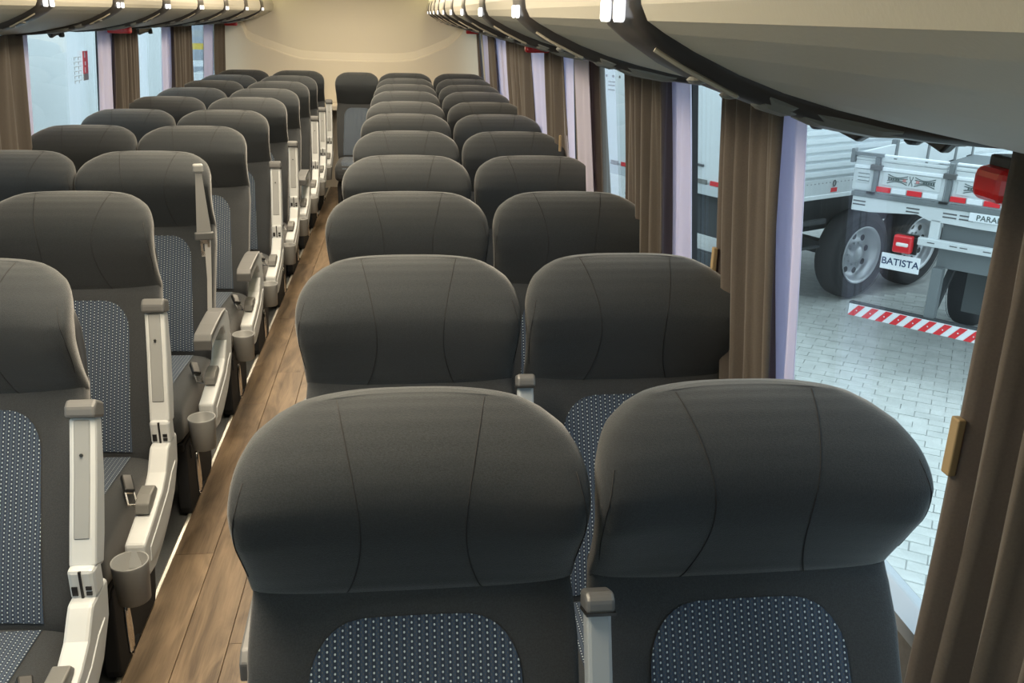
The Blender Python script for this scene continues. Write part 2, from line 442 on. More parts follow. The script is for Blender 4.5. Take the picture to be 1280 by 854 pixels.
# ================================================================== SEATS
HW = smooth_tab([(.868, .228), (.873, .2305), (.889, .2325), (.92, .2325), (.96, .2335), (1.0, .2365), (1.04, .2395), (1.07, .2385), (1.095, .2305), (1.115, .2150), (1.13, .190), (1.14, .165), (1.146, .140), (1.1485, .105)])
HF = smooth_tab([(.868, -.078), (.873, -.094), (.889, -.104), (.92, -.116), (.96, -.131), (1.0, -.143), (1.04, -.146), (1.07, -.136), (1.095, -.116), (1.115, -.091), (1.13, -.066), (1.14, -.042), (1.146, -.020), (1.1485, -.006)])
HR = smooth_tab([(.868, -.005), (.95, .01), (1.0, .02), (1.05, .03), (1.1, .04), (1.128, .04), (1.14, .032), (1.146, .02), (1.1485, .008)])
HG = [(.868, .020), (.89, .026), (.92, .040), (.96, .058), (1.0, .076), (1.05, .084), (1.09, .068), (1.12, .046), (1.1485, .02)]
EXP = 2.7
def ring(w, yf, yr, g, z, n=44, ex=EXP):
    mid = (yf+yr)/2; half = (yr-yf)/2; out = []
    for k in range(n):
        t = 2*PI*k/n; c, s = math.cos(t), math.sin(t)
        x = w*sgn(c)*abs(c)**(2/ex); y = mid+half*sgn(s)*abs(s)**(2/ex) - g*abs(x/w)**2.6
        out.append((x, y, z))
    return out
def front_y(x, z, W, F, Rr, G, ex=EXP):
    w, yf, yr, g = lerp(z, W), lerp(z, F), lerp(z, Rr), lerp(z, G)
    u = min(1, abs(x)/w); mid = (yf+yr)/2; half = (yr-yf)/2
    return mid-half*(1-u**ex)**(1/ex)-g*u**2.6
me_head = me_loft([ring(lerp(z, HW), lerp(z, HF), lerp(z, HR), lerp(z, HG), z) for z, _ in HW])
BW = [(.36, .215), (.46, .228), (.60, .233), (.82, .235), (.888, .229)]
BF = smooth_tab([(.36, -.295), (.44, -.315), (.52, -.285), (.62, -.236), (.72, -.183), (.80, -.139), (.86, -.108), (.888, -.092)])
BR = [(.36, -.19), (.6, -.13), (.8, -.03), (.888, .0)]
BG = [(.36, .03), (.6, .045), (.8, .04), (.888, .024)]
me_back = me_loft([ring(lerp(z, BW), lerp(z, BF), lerp(z, BR), lerp(z, BG), z, 40, 4.5) for z, _ in BF])
def seam(x_of_z, z0, z1, r=.0011, n=18):
    pts = []
    for i in range(n+1):
        z = z0+(z1-z0)*i/n; x = x_of_z((z-z0)/(z1-z0)); pts.append((x, front_y(x, z, HW, HF, HR, HG)-.0001, z))
    return me_tube(pts, r, 5)
seamL = seam(lambda t: -(.098-.030*math.sin(PI*t)**.8+.006*t), .876, 1.1462, n=30)
seamR = seam(lambda t: (.098-.030*math.sin(PI*t)**.8+.006*t), .876, 1.1462, n=30)
seamT = [seam(lambda t, s=s: s*(.2262+.006*math.sin(PI*t)-.03*max(0, t-.6)**1.5), .93, 1.085, .0009, 12) for s in (-1, 1)]
def add_uv(me, uvs):
    uvl = me.uv_layers.new(name='metres')
    for lp in me.loops: uvl.data[lp.index].uv = uvs[lp.vertex_index]
def back_panel():
    v = []; f = []; uv = []; nz, nx = 26, 18; z0, z1 = .455, .848; arc = 0; last = None
    for i in range(nz+1):
        t = i/nz; z = z0+(z1-z0)*(1-(1-t)**1.5)
        hw = .166-.020*(z-z0)/(z1-z0); r = .072
        if z > z1-r: hw = hw-r+math.sqrt(max(0, r*r-(z-(z1-r))**2))
        yc = front_y(0, z, BW, BF, BR, BG, 4.5)
        if last: arc += math.hypot(z-last[0], yc-last[1])
        last = (z, yc)
        for k in range(nx+1):
            x = hw*(2*k/nx-1)
            dz = .0015*math.exp(-((z-.655)/.012)**2)        # stitched waist crease
            v.append((x, front_y(x, z, BW, BF, BR, BG, 4.5)-.0035+dz, z)); uv.append((x, arc))
    for i in range(nz):
        for k in range(nx): a = i*(nx+1)+k; f.append((a, a+1, a+nx+2, a+nx+1))
    me = me_new('panel', v, f); add_uv(me, uv); return me
me_panel = back_panel()
CT = smooth_tab([(-.845, .36), (-.837, .395), (-.805, .432), (-.75, .449), (-.65, .453), (-.5, .448), (-.38, .441), (-.26, .435)])
CB = [(-.845, .33), (-.815, .30), (-.72, .28), (-.26, .28)]
def cush_top(x, y, w=.222):
    u = min(1, abs(x)/w); zt = lerp(y, CT); zb = lerp(y, CB); mid = (zt+zb)/2; half = (zt-zb)/2
    return mid+half*(1-u**4.5)**(1/4.5)+.012*u**3
def cushion():
    rings = []
    for y, zt in CT:
        zb = lerp(y, CB); mid = (zt+zb)/2; half = (zt-zb)/2; w = .222-.03*max(0, (-.80-y)/.045)**2
        r = []
        for k in range(36):
            t = 2*PI*k/36; c, s = math.cos(t), math.sin(t); x = w*sgn(c)*abs(c)**(2/4.5); z = mid+half*sgn(s)*abs(s)**(2/4.5)
            if s > 0: z += .012*(abs(x)/w)**3
            r.append((x, y, z))
        rings.append(r)
    return me_loft(rings)
me_cush = cushion()
def cush_panel():
    v = []; f = []; uv = []; ny, nx = 16, 16
    for i in range(ny+1):
        y = -.828+.50*i/ny; hw = .160
        if i < 3: hw -= .012*(3-i)**1.2*.4
        for k in range(nx+1):
            x = hw*(2*k/nx-1); v.append((x, y, cush_top(x, y)+.0025)); uv.append((x, y))
    for i in range(ny):
        for k in range(nx): a = i*(nx+1)+k; f.append((a, a+1, a+nx+2, a+nx+1))
    me = me_new('cpanel', v, f); add_uv(me, uv); return me
me_cpanel = cush_panel()
SW = [(.34, .19), (.45, .205), (.88, .207), (.97, .20), (1.03, .18)]
SF = [(.34, -.205), (.6, -.14), (.8, -.04), (.9, -.008), (1.03, .022)]
me_shell = me_loft([ring(lerp(z, SW), lerp(z, SF), lerp(z, SF)+.035, 0, z, 28, 5) for z in (.47, .55, .65, .75, .85, .93, .98, 1.03)])
me_frame = me_join([me_box(-.20, .20, -.76, -.26, .25, .285, .008), me_box(-.21, .21, -.70, -.66, .20, .25), me_box(-.21, .21, -.40, -.36, .20, .25)])
def me_leg(s):
    return me_prism([(-.75, .012), (-.76, .04), (-.74, .27), (-.34, .27), (-.40, .04), (-.42, .012)], 'x', *sorted((s*.165, s*.205)), .006)
legs = {1: me_leg(1), -1: me_leg(-1)}
me_loop = me_tube([(0, -.80+.010*math.sin(t), .19+.075*math.cos(t)) for t in [2*PI*i/18 for i in range(19)]], .006, 6)
me_stay = me_box(-.006, .006, -.81, -.74, .12, .128, .002)

# arm pieces, built about x = 0 and moved to the seat's side
HOUS = [(-.452, .595), (-.462, .606), (-.545, .602), (-.562, .585), (-.592, .552), (-.64, .528), (-.72, .507), (-.79, .492), (-.828, .484), (-.836, .42), (-.815, .39), (-.76, .382), (-.68, .398), (-.60, .425), (-.53, .462), (-.47, .525)]
me_hous = me_prism(HOUS, 'x', -.025, .025, .008, 2)
me_inlay = me_prism([(-.50, .54), (-.545, .53), (-.60, .50), (-.70, .475), (-.79, .455), (-.80, .42), (-.74, .412), (-.64, .43), (-.56, .465)], 'x', -.001, .0025, .0015, 1)
me_cup = me_lathe([(.036, 0), (.0385, .002), (.0435, .10), (.0445, .107), (.0435, .110), (.0405, .108), (.036, .012), (.001, .010)], 26)
me_lever = me_prism([(-.735, .510), (-.725, .535), (-.70, .548), (-.655, .55), (-.64, .532), (-.66, .522), (-.70, .508)], 'x', -.018, .018, .004)
me_knuckle = me_box(-.026, .026, -.028, .026, -.025, .045, .009, 2)
me_slot = me_box(-.0025, .0025, -.0305, -.02, -.022, .042)
me_win = me_join([me_box(-.019, -.008, -.0305, -.02, -.012, .008), me_box(.008, .019, -.0305, -.02, -.012, -.004), me_box(.008, .019, -.0305, -.02, .0, .008)])
# raised arm along +z from the knuckle
me_arm = me_prism([(-.026, .03), (-.026, .10), (-.024, .20), (-.026, .318), (.012, .318), (.03, .20), (.032, .09), (.026, .03)], 'x', -.0255, .0255, .007, 2)
me_armpad = me_prism([(-.0285, .085), (-.0265, .20), (-.0285, .312), (-.02, .312), (-.02, .085)], 'x', -.015, .015, .002, 1)
me_cap = me_prism([(-.040, .316), (-.042, .338), (-.03, .352), (.012, .348), (.020, .316)], 'x', -.029, .029, .006, 2)
me_screw = me_lathe([(.0032, 0), (.0032, .004)], 10, M=Matrix.Translation((0, -.0275, .245)) @ Matrix.Rotation(PI/2, 4, 'X'))
# lowered arm, hook shaped
FOLD = [(.028, -.02), (.034, .04), (.022, .082), (-.02, .106), (-.09, .112), (-.20, .106), (-.285, .098), (-.302, .082), (-.304, .052), (-.275, .046), (-.20, .058), (-.12, .064), (-.075, .052), (-.052, .02), (-.044, -.02)]
me_fold = me_prism(FOLD, 'x', -.0255, .0255, .007, 2)
me_foldcap = me_prism([(-.02, .108), (-.09, .114), (-.20, .108), (-.286, .100), (-.306, .084), (-.308, .05), (-.296, .05), (-.29, .078), (-.20, .09), (-.09, .097)], 'x', -.029, .029, .004, 2)
me_marm = me_prism([(-.02, 0), (-.022, .30), (.012, .30), (.02, 0)], 'x', -.0165, .0165, .005, 2)
me_mcap = me_prism([(-.034, .298), (-.036, .316), (-.026, .326), (.010, .324), (.016, .298)], 'x', -.0195, .0195, .005, 2)
me_mslot = me_box(-.020, .020, -.036, .012, .2955, .2995)
me_buckle = me_box(-.014, .014, -.03, .03, -.009, .009, .004)
me_tongue = me_join([me_box(-.013, -.009, -.075, -.03, -.002, .002), me_box(.009, .013, -.075, -.03, -.002, .002), me_box(-.013, .013, -.079, -.075, -.002, .002), me_box(-.013, .013, -.034, -.03, -.002, .002)])
for me in (me_head, me_back, me_panel, me_cush, me_cpanel, me_shell, seamL, seamR, me_cup, me_loop, *seamT):
    for p in me.polygons: p.use_smooth = len(p.vertices) < 10

NAMES = {1: 'hindmost row', 2: 'second row', 3: 'third row', 4: 'fourth row', 5: 'fifth row', 6: 'sixth row', 7: 'seventh row', 8: 'eighth row', 9: 'ninth row', 10: 'tenth row', 11: 'eleventh row'}
def seat(cx, cy, label, group, arm=None, arm_side=1, mid=None, belt=False, tilt=0.0, dz=0.0, adx=0.0, ady=0.0):
    t = empty('coach_seat', (cx, cy, dz)); tag(t, label, 'seat', group)
    h = link('headrest', me_head, fabric, t)
    for m in (seamL, seamR, *seamT): link('seam', m, seam_m, h)
    b = link('backrest', me_back, fabric_side, t)
    link('dotted_panel', me_panel, dots_m, b)
    c = link('seat_cushion', me_cush, fabric_side, t)
    link('dotted_panel', me_cpanel, dots_m, c)
    link('back_shell', me_shell, shell_m, t)
    link('seat_frame', me_frame, base_m, t)
    for s in (-1, 1): link('leg', legs[s], base_m, t)
    if arm:
        ax = arm_side*(.285 if arm_side > 0 else .265)
        ho = link('armrest_housing', me_hous, arm_m, t); ho.location.x = ax
        il = link('side_inlay', me_inlay, arm_m, ho); il.location.x = arm_side*.0245
        if arm_side < 0: il.scale.x = -1
        lv = link('recline_lever', me_lever, lever_m, ho); lv.location = (-arm_side*.004, 0, 0)
        cu = None if arm_side < 0 else link('cup_holder', me_cup, cup_m, t)
        if cu: cu.location = (.283, -.812, .296)
        fl = link('footrest_loop', me_loop, chrome, t); fl.location = (arm_side*.245, .03, -.01)
        st = link('footrest_stay', me_stay, base_m, fl)
        hy, hz = -.404+ady, .563; ax += adx; ho.location = (ax, .108+ady, -.082); ho.scale = (1, 1.03, 1.04)
        if arm == 'up':
            a = link('armrest', me_arm, arm_m, t); a.location = (ax, hy, hz); a.rotation_euler.x = -(.30+tilt); a.scale = (1.04, 1.04, 1.05)
            link('end_cap', me_cap, cap_m, a); link('top_pad', me_armpad, cap2_m, a); link('screw', me_screw, dark_m, a)
            k = link('hinge_block', me_knuckle, arm_m, t); k.location = (ax, hy, hz)
            link('hinge_slot', me_slot, dark_m, k); link('hinge_window', me_win, dark_m, k)
        else:
            a = link('armrest', me_fold, arm_m, t); a.location = (ax, hy, hz-.015)
            link('top_pad', me_foldcap, cap_m, a)
        bk = link('belt_buckle', me_buckle, dark_m, t); bk.location = (arm_side*.215, -.55, .472); bk.rotation_euler = (.35, .3*arm_side, .5*arm_side)
        link('buckle_tongue', me_tongue, chrome, bk)
    if mid:
        a = link('middle_armrest', me_marm, arm_mid, t); a.location = (mid*.2435, -.315, .632); a.rotation_euler.x = -.39
        link('end_cap', me_mcap, cap_m, a); link('cap_groove', me_mslot, dark_m, a)
    if belt:
        s = arm_side
        sb = link('seat_belt', me_prism([(-.010, 0), (.010, 0), (.026, -.24), (-.026, -.24)], 'y', -.0012, .0012), belt_m, t)
        sb.location = (s*.222, -.245, 1.120); sb.rotation_euler = (.04, 0, .2*s)
        link('belt_guide', me_box(-.018, .018, -.012, .012, -.012, .018, .006), cup_m, sb)
        tg = link('belt_tongue', me_box(-.034, .034, -.006, .006, -.262, -.232, .005), cap_m, sb)
        pl = me_join([me_box(-.016, -.008, -.002, .002, -.32, -.26), me_box(.008, .016, -.002, .002, -.32, -.26), me_box(-.016, .016, -.002, .002, -.325, -.305), me_box(-.016, .016, -.002, .002, -.275, -.26)])
        link('tongue_plate', pl, chrome, tg)
        q = [(-.002, .012, -.25), (.022, .012, -.25), (.012, -.040, -.40), (-.004, -.040, -.40), (-.004, -.120, -.60), (-.020, -.120, -.60)]
        vs = q+[(x, y+.003, z) for x, y, z in q]
        link('lower_strap', me_new('strap', vs, [(0, 1, 2, 3), (3, 2, 4, 5), (6, 7, 8, 9), (9, 8, 10, 11), (0, 3, 9, 6), (3, 5, 11, 9), (1, 2, 8, 7), (2, 4, 10, 8)]), belt_m, sb)
    return t
cap2_m = mat('warm_grey_plastic', (.27, .28, .285), .42)

RY = [1.21, 1.985, 2.765, 3.52, 4.29, 5.055, 5.79, 6.57, 7.23, 7.90, 8.60]
LYs = {1: 1.985, 2: 2.77, 3: 3.60, 4: 4.42, 5: 5.16, 6: 5.95, 7: 6.66, 8: 7.37, 9: 8.04, 10: 8.75}
XA, XW, XAL = 0.0, .489, -.965
ARM = {1: 'up', 2: 'up', 3: 'down', 4: 'down', 5: 'up', 6: 'up', 7: 'down', 8: 'up', 9: 'up', 10: 'up'}
for i, y in enumerate(RY):
    r = NAMES[11-i]
    seat(XA, y, 'charcoal coach seat beside the aisle, trucks side, %s from rear wall' % r if i < 10 else 'charcoal coach seat beside the aisle, trucks side, hindmost row', 'aisle seats on the trucks side', 'down' if i < 10 else None, -1, 1)
    seat(XW, y, 'charcoal coach seat by the trucks-side windows, %s from rear wall' % r if i < 10 else 'charcoal coach seat by the trucks-side windows, hindmost row', 'window seats on the trucks side')
for i, y in LYs.items():
    r = NAMES[11-i]
    ex = ' with grey belt hanging' if i == 3 else ''
    lab = 'charcoal coach seat%s, cup-holder side of aisle, %s from rear wall' % (ex, r) if i < 10 else 'charcoal coach seat, cup-holder side of aisle, hindmost row'
    seat(XAL+(.035 if i == 1 else 0), y, lab, 'aisle seats with cup-holder armrests', ARM[i], 1, -1, belt=(i == 3), tilt={1: .1, 2: -.06}.get(i, 0), adx={1: -.015}.get(i, 0), ady={1: .06, 2: -.025}.get(i, 0))
    seat(XAL-.481, y, ('charcoal coach seat by windows opposite the trucks, %s from rear wall' % r) if i < 10 else 'charcoal coach seat by windows opposite the trucks, hindmost row', 'window seats opposite the trucks')
ms = seat(-.427, 8.60, 'charcoal coach seat alone at the end of the aisle, facing forward', None); ms.scale.x = .81

# ================================================================== CURTAINS
def sheet(fx, s, y0, y1, zt, zb, pleats, amp, xoff, seed, spread=.0, ny=64, nz=14):
    rnd = random.Random(seed); ph = [rnd.uniform(0, 6.28) for _ in range(4)]; v = []; f = []
    for j in range(nz+1):
        tz = j/nz; z = zt+(zb-zt)*tz
        for i in range(ny+1):
            u = i/ny
            a = amp*(.75+.5*tz)*(math.sin(2*PI*pleats*u+ph[0]+.5*math.sin(3*tz+ph[1]))+.35*math.sin(2*PI*pleats*2.3*u+ph[2]+tz))
            y = y0+(y1-y0)*u+spread*(u-.5)*tz+.006*math.sin(5*tz+ph[3])+.25*amp*math.cos(2*PI*pleats*u+ph[0])
            v.append((fx(z)-s*(xoff+a), y, z))
    for j in range(nz):
        for i in range(ny): k = j*(ny+1)+i; f.append((k, k+1, k+ny+2, k+ny+1))
    me = me_new('sheet', v, f)
    for p in me.polygons: p.use_smooth = True
    return me
def curtain(fx, s, y0, y1, l0, l1, pleats, label, seed, amp=.016, xoff=.045, zb=.70, tab=None, spread=.0, lin_in=0.0):
    k = 1.0
    y0, y1, l0, l1 = [min(q*k, YR-.1) for q in (y0, y1, l0, l1)]
    if tab: tab = (tab[0]*k, tab[1])
    ym = (y0+y1)/2
    t = empty('curtain', (fx(1.1)-s*xoff, ym, zb)); tag(t, label, 'curtain', 'window curtains')
    inv = Matrix.Translation(t.location).inverted()
    d = link('drape', sheet(fx, s, y0, y1, 1.540, zb, pleats, amp, xoff, seed, spread), drape_m, t); d.matrix_parent_inverse = inv
    sd = d.modifiers.new('thick', 'SOLIDIFY'); sd.thickness = .003
    if l1 > l0:
        q = link('lining', sheet(fx, s, l0, l1, 1.540, zb+.01, max(1, pleats*.4), amp*.45, xoff-.024+lin_in, seed+50, 0), lining_m, t); q.matrix_parent_inverse = inv
        sd = q.modifiers.new('thick', 'SOLIDIFY'); sd.thickness = .002
    if tab:
        ty, tz = tab
        q = link('fastening_tab', me_box(*sorted((fx(tz)-s*(xoff+.022), fx(tz)-s*(xoff+.012))), ty-.008, ty+.008, tz-.036, tz+.036, .002), tab_m, t); q.matrix_parent_inverse = inv
T = 'on the trucks side'
curtain(lambda z: .746+.012*(1.25-z), 1, .50, .885, .40, .52, 6, 'wide taupe curtain hanging ahead of the foremost window seats', 1, .020, .105, .78, (.882, 1.20))
curtain(xr, 1, 1.60, 1.93, 1.56, 1.70, 4, 'taupe curtain with lavender edge, touching window seat tenth from rear wall', 2, .018, .072, tab=(1.93, 1.14))
curtain(xr, 1, 2.36, 2.81, 2.28, 2.44, 5, 'taupe curtain with lavender edge against pale window post', 3, .026, .070)
curtain(xr, 1, 3.17, 3.70, 3.27, 3.52, 3.4, 'pale-lit curtain beside window seat eighth from rear wall', 4, .020, .068, lin_in=.062)
curtain(xr, 1, 4.10, 4.48, 3.87, 4.20, 3, 'narrow grey curtain with lavender lining and a paper tag', 5, .022, .072, tab=(4.10, 1.12))
curtain(xr, 1, 5.25, 6.2, 4.78, 5.35, 6, 'taupe curtain with broad lavender lining under the red exit handle', 6, .024, .070)
curtain(xr, 1, 7.2, 7.65, 6.2, 7.3, 2, 'narrow taupe curtain with very broad lavender lining %s' % T, 7, .018, .070)
curtain(xr, 1, 8.6, 9.0, 7.65, 8.65, 1.4, 'dark curtain edge in the rear corner %s' % T, 8, .014, .070)
curtain(xl, -1, 3.55, 4.28, 4.2, 4.42, 5, 'taupe curtain opposite the trucks, before the window with red sticker', 11, .024, .070)
curtain(xl, -1, 5.62, 6.05, 5.40, 5.70, 5, 'taupe curtain behind the red sticker window', 12, .024, .070)
curtain(xl, -1, 7.0, 7.54, 6.82, 7.08, 5, 'taupe curtain opposite the trucks, second from the rear corner', 13, .024, .070)
curtain(xl, -1, 8.52, 8.98, 8.18, 8.6, 2, 'dark curtain in rear corner opposite the trucks', 14, .018, .070)
curtain(xl, -1, 2.2, 2.75, 2.1, 2.3, 3, 'taupe curtain opposite the trucks beside the foremost seats', 15, .022, .070)

# ================================================================== RED EXIT HANDLES, LATCHES, STICKER
def handle(x, y, z, s, label):
    t = empty('exit_handle', (x, y, z)); tag(t, label, 'exit handle', 'red emergency exit handles')
    link('lens', me_box(-.062, .062, -.03, .03, -.020, .020, .012, 3), red_m, t)
    link('mount', me_box(-.05, .05, -.02, .02, .018, .032, .003), dark_m, t)
    for i in range(6):
        link('raised_mark', me_box(-.048+.017*i-.005, -.048+.017*i+.005, -.0315, -.028, -.003, .006, .001), rw_red, t)
handle(.708, .95, 1.492, 1, 'large red exit handle beside the wide foremost curtain')
handle(.625, 4.44, 1.516, 1, 'red exit handle under the rack, mid-way along the trucks side')
handle(.625, 8.75, 1.511, 1, 'red exit handle in the rear corner on the trucks side')
handle(-1.58, 5.55, 1.540, -1, 'red exit handle under the rack beside the red sticker window')
handle(-1.58, 9.0, 1.538, -1, 'red exit handle in the rear corner opposite the trucks')
def latch(x, y, z, s, label, L=.2):
    t = empty('window_latch', (x, y, z)); tag(t, label, 'latch', 'black window latches')
    link('plate', me_box(-.010, .010, -L/2, L/2, .0, .03, .005), dark_m, t)
    link('knob', me_lathe([(.008, -.010), (.013, -.006), (.014, .0), (.012, .02)], 14, M=Matrix.Translation((-s*.012, L*.33, .0))), dark_m, t)
    link('lever', me_prism([(-L*.42, .02), (-L*.45, .004), (-L*.28, -.012), (L*.2, .0), (L*.3, .02)], 'x', -.016, .0, .004), dark_m, t)
latch(.715, 1.44, 1.497, 1, 'black window latch between wide curtain and lavender-edged curtain', .24)
latch(.715, 1.17, 1.512, 1, 'low black window latch close to the wide foremost curtain', .12)
latch(-1.665, 6.38, 1.507, -1, 'black window latch behind the curtain of the sticker window', .32)
latch(-1.665, 4.80, 1.525, -1, 'flat black window latch above the red sticker window', .14)
# emergency sticker on the glass
st = empty('glass_sticker', (xl(1.35)-.027, 5.36, 1.325)); tag(st, 'small red emergency sticker on the window glass', 'sticker')
Ms = Matrix.Rotation(.085, 4, 'Y')
for nm, a, m in (('red_field', (-.001, .001, .02, .10, -.015, .105), red_m), ('grey_foot', (-.001, .001, .02, .10, -.05, -.015), pad_m), ('white_mark', (.001, .002, .045, .06, .03, .05), rw_white), ('white_mark', (.001, .002, .042, .052, .07, .10), rw_white), ('white_mark', (.001, .002, .042, .052, -.008, .02), rw_white)):
    me = me_box(*a); me.transform(Ms); link(nm, me, m, st)
for i in range(6):
    for j in range(2):
        for a in ((-.12+.065*j, -.07+.065*j, .075-.024*i, .0775-.024*i), (-.12+.065*j, -.116+.065*j, .062-.024*i, .0775-.024*i)):
            me = me_box(-.001, .0005, *a); me.transform(Ms); link('diagram_line', me, pad_m, st)

# ================================================================== OUTSIDE
G = -1.30
pave_m = mat('pale_concrete_paver', (.60, .62, .60), .85, var=.12, scale=5, bump=.3, bscale=60)
joint_m = mat('sandy_joint_ground', (.42, .43, .42), .95, var=.1, scale=12)
white_m = mat('white_truck_panel', (.80, .84, .86), .45, var=.02, scale=1.5)
corr_m = mat('white_corrugated_panel', (.72, .77, .80), .4)
tyre_m = mat('black_tyre_rubber', (.035, .036, .04), .85, bump=.3, bscale=60)
rim_m = mat('silver_rim', (.55, .57, .60), .35, metal=.5)
tr_m = mat('light_grey_trailer_paint', (.62, .66, .68), .45, var=.05, scale=4)
trd_m = mat('slate_grey_trailer_paint', (.16, .18, .19), .55)
trk_m = mat('dark_underframe', (.05, .055, .06), .7)
line_m = mat('dark_green_print', (.09, .12, .12), .6)
pink_m = mat('dusty_red_print', (.55, .25, .25), .6)
lamp_r = mat('red_lens', (.65, .02, .03), .2, coat=.5)
lamp_w = mat('clear_lens', (.85, .80, .78), .2, coat=.5)
flap_m = mat('slate_mudflap', (.09, .10, .105), .7)

g = tag(link('ground', me_box(-45, 60, -30, 70, G-.3, G-.006), joint_m), kind='structure')
# pavers in running bond, laid askew
pl = empty('pavement', (0, 0, G)); tag(pl, kind='structure')
pm = me_box(-.108, .108, -.053, .053, -.03, .004, .004, 1)
ang = math.radians(-33); ca, sa = math.cos(ang), math.sin(ang); cells = []
for i in range(-70, 90):
    for j in range(-40, 60):
        u = j*.222+(.111 if i % 2 else 0); v = i*.112
        x, y = u*ca-v*sa+4.0, u*sa+v*ca+6.0
        if 1.05 < x < 6.2 and 1.9 < y < 9.5:
            near = (1.2 < x < 4.3 and 2.9 < y < 7.0 and .33 < x/y < .62)
            cells.append((not near, (x-2.4)**2+(y-4.2)**2, x, y))
cells.sort()
rest = bmesh.new()
for k, (_, _, x, y) in enumerate(cells):
    dz = random.uniform(-.003, .002); rz = ang+random.uniform(-.015, .015)
    if k < 290:
        o = link('paver', pm, pave_m, pl); o.location = (x, y, dz); o.rotation_euler.z = rz
    else:
        n0 = len(rest.verts); bmesh.ops.create_cube(rest, size=1); rest.verts.ensure_lookup_table()
        Mx = Matrix.Translation((x, y, dz-.013)) @ Matrix.Rotation(rz, 4, 'Z') @ Matrix.Diagonal((.216, .106, .034, 1))
        bmesh.ops.transform(rest, matrix=Mx, verts=rest.verts[n0:])
me = bpy.data.meshes.new('rest'); rest.to_mesh(me); rest.free()
tag(link('far_pavers', me, pave_m, pl), kind='stuff')

def wheel(name, parent, x, y, z, r=.52, w=.28):
    """axle along local -y facing out"""
    M = Matrix.Translation((x, y, z)) @ Matrix.Rotation(PI/2, 4, 'X')      # lathe z -> -y
    prof = [(r*.60, -w*.9), (r*.75, -w), (r*.92, -w*.95), (r*.985, -w*.78), (r, -w*.5), (r*.985, -w*.18), (r*.92, -.012), (r*.86, .0), (r*.74, .004), (r*.63, -.012), (r*.60, -.03)]
    me = me_lathe(prof, 40, close=True, M=M)
    for p in me.polygons: p.use_smooth = True
    t = link('tyre', me, tyre_m, parent)
    for k in range(4):
        rr = r*(.78+.045*k)
        pts = [(rr*math.cos(a), rr*math.sin(a), .003) for a in [2*PI*i/40 for i in range(41)]]
        m2 = me_tube(pts, .0025, 5); m2.transform(M)
        if k in (0, 3): link('sidewall_ring', m2, tyre_m, t)
    rm = me_lathe([(r*.615, -.03), (r*.645, .0), (r*.63, .01), (r*.575, -.02), (r*.53, -.06), (r*.50, -.10), (r*.40, -.105), (r*.20, -.09), (r*.18, -.05), (r*.11, -.045), (.003, -.04)], 36, M=M, nocap=True)
    for p in rm.polygons: p.use_smooth = True
    q = link('rim', rm, rim_m, parent)
    for k in range(8):
        a = 2*PI*k/8+.2
        h = me_lathe([(.036, 0), (.036, .006)], 12, M=M @ Matrix.Translation((r*.40*math.cos(a), r*.40*math.sin(a), -.106)))
        link('hand_hole', h, dark_m, q)
    for k in range(10):
        a = 2*PI*k/10
        h = me_lathe([(.012, 0), (.010, .02)], 8, M=M @ Matrix.Translation((r*.25*math.cos(a), r*.25*math.sin(a), -.095)))
        link('wheel_nut', h, rim_m, q)

# --- box truck: local x along its ribbed side, local y into the body
TA = math.radians(27)
bt = empty('box_truck', (3.52, 8.55, G), TA)
tag(bt, 'white box truck with ribbed side and smooth latched rear end', 'truck')
Z = lambda z: z-G
BL = 6.5; BWd = 2.62
link('cargo_body', me_box(.0, BL, .03, BWd, Z(-.02), Z(2.6), .02), white_m, bt)
z = .16; k = 0
while z < 2.5:
    link('side_rib', me_prism([(.034, Z(z)), (-.004, Z(z+.006)), (-.004, Z(z+.050)), (.034, Z(z+.062))], 'x', .06, BL-.05), corr_m, bt); z += .084; k += 1
link('side_rail', me_box(.0, BL, .004, .05, Z(-.05), Z(.13), .006), tr_m, bt)
link('bottom_rail', me_box(-.01, BL, -.008, .06, Z(-.075), Z(-.03), .006), white_m, bt)
for x in [.25+.06*i for i in range(20)]:
    link('rivet', me_lathe([(.006, 0), (.004, .004)], 6, M=Matrix.Translation((x, .004, Z(.09))) @ Matrix.Rotation(PI/2, 4, 'X')), cap_m, bt)
for x in (1.04, 3.0): link('red_reflector', me_box(x-.045, x+.045, -.004, .006, Z(-.012), Z(.032)), rw_red, bt)
link('tie_ring', me_tube([(1.03+.02*math.cos(a), -.006, Z(.08)+.03*math.sin(a)) for a in [2*PI*i/14 for i in range(15)]], .006, 6), cap_m, bt)
# rear end: local -x face, spans local y
link('rear_sill', me_box(-.02, .03, .0, BWd, Z(-.09), Z(.02), .005), tr_m, bt)
link('rear_door_panel', me_box(-.014, .01, .05, BWd/2-.004, Z(.04), Z(2.55), .004), white_m, bt)
link('rear_door_panel', me_box(-.014, .01, BWd/2+.004, BWd-.05, Z(.04), Z(2.55), .004), white_m, bt)
la = link('door_latch', me_box(-.035, -.014, .86, 1.04, Z(.20), Z(.225), .004), cap_m, bt)
link('latch_plate', me_box(-.03, -.014, 1.0, 1.05, Z(.17), Z(.27), .004), cap_m, la)
for y, m in ((1.0, rw_red), (.86, pad_m), (.68, rw_red), (2.13, rw_red), (2.32, pad_m)):
    link('rear_reflector', me_box(-.026, -.013, y-.065, y+.065, Z(.022), Z(.068)), m, bt)
for i in range(4):
    for j in range(2):
        link('vent_dot', me_lathe([(.016, 0), (.016, .004)], 8, M=Matrix.Translation((-.012, 2.20+.12*i, Z(1.02+.11*j))) @ Matrix.Rotation(-PI/2, 4, 'Y')), cap_m, bt)
link('rear_label', me_join([me_box(-.016, -.013, 2.40, 2.52, Z(a), Z(a+.012)) for a in (.86, .91, .95)]), pad_m, bt)
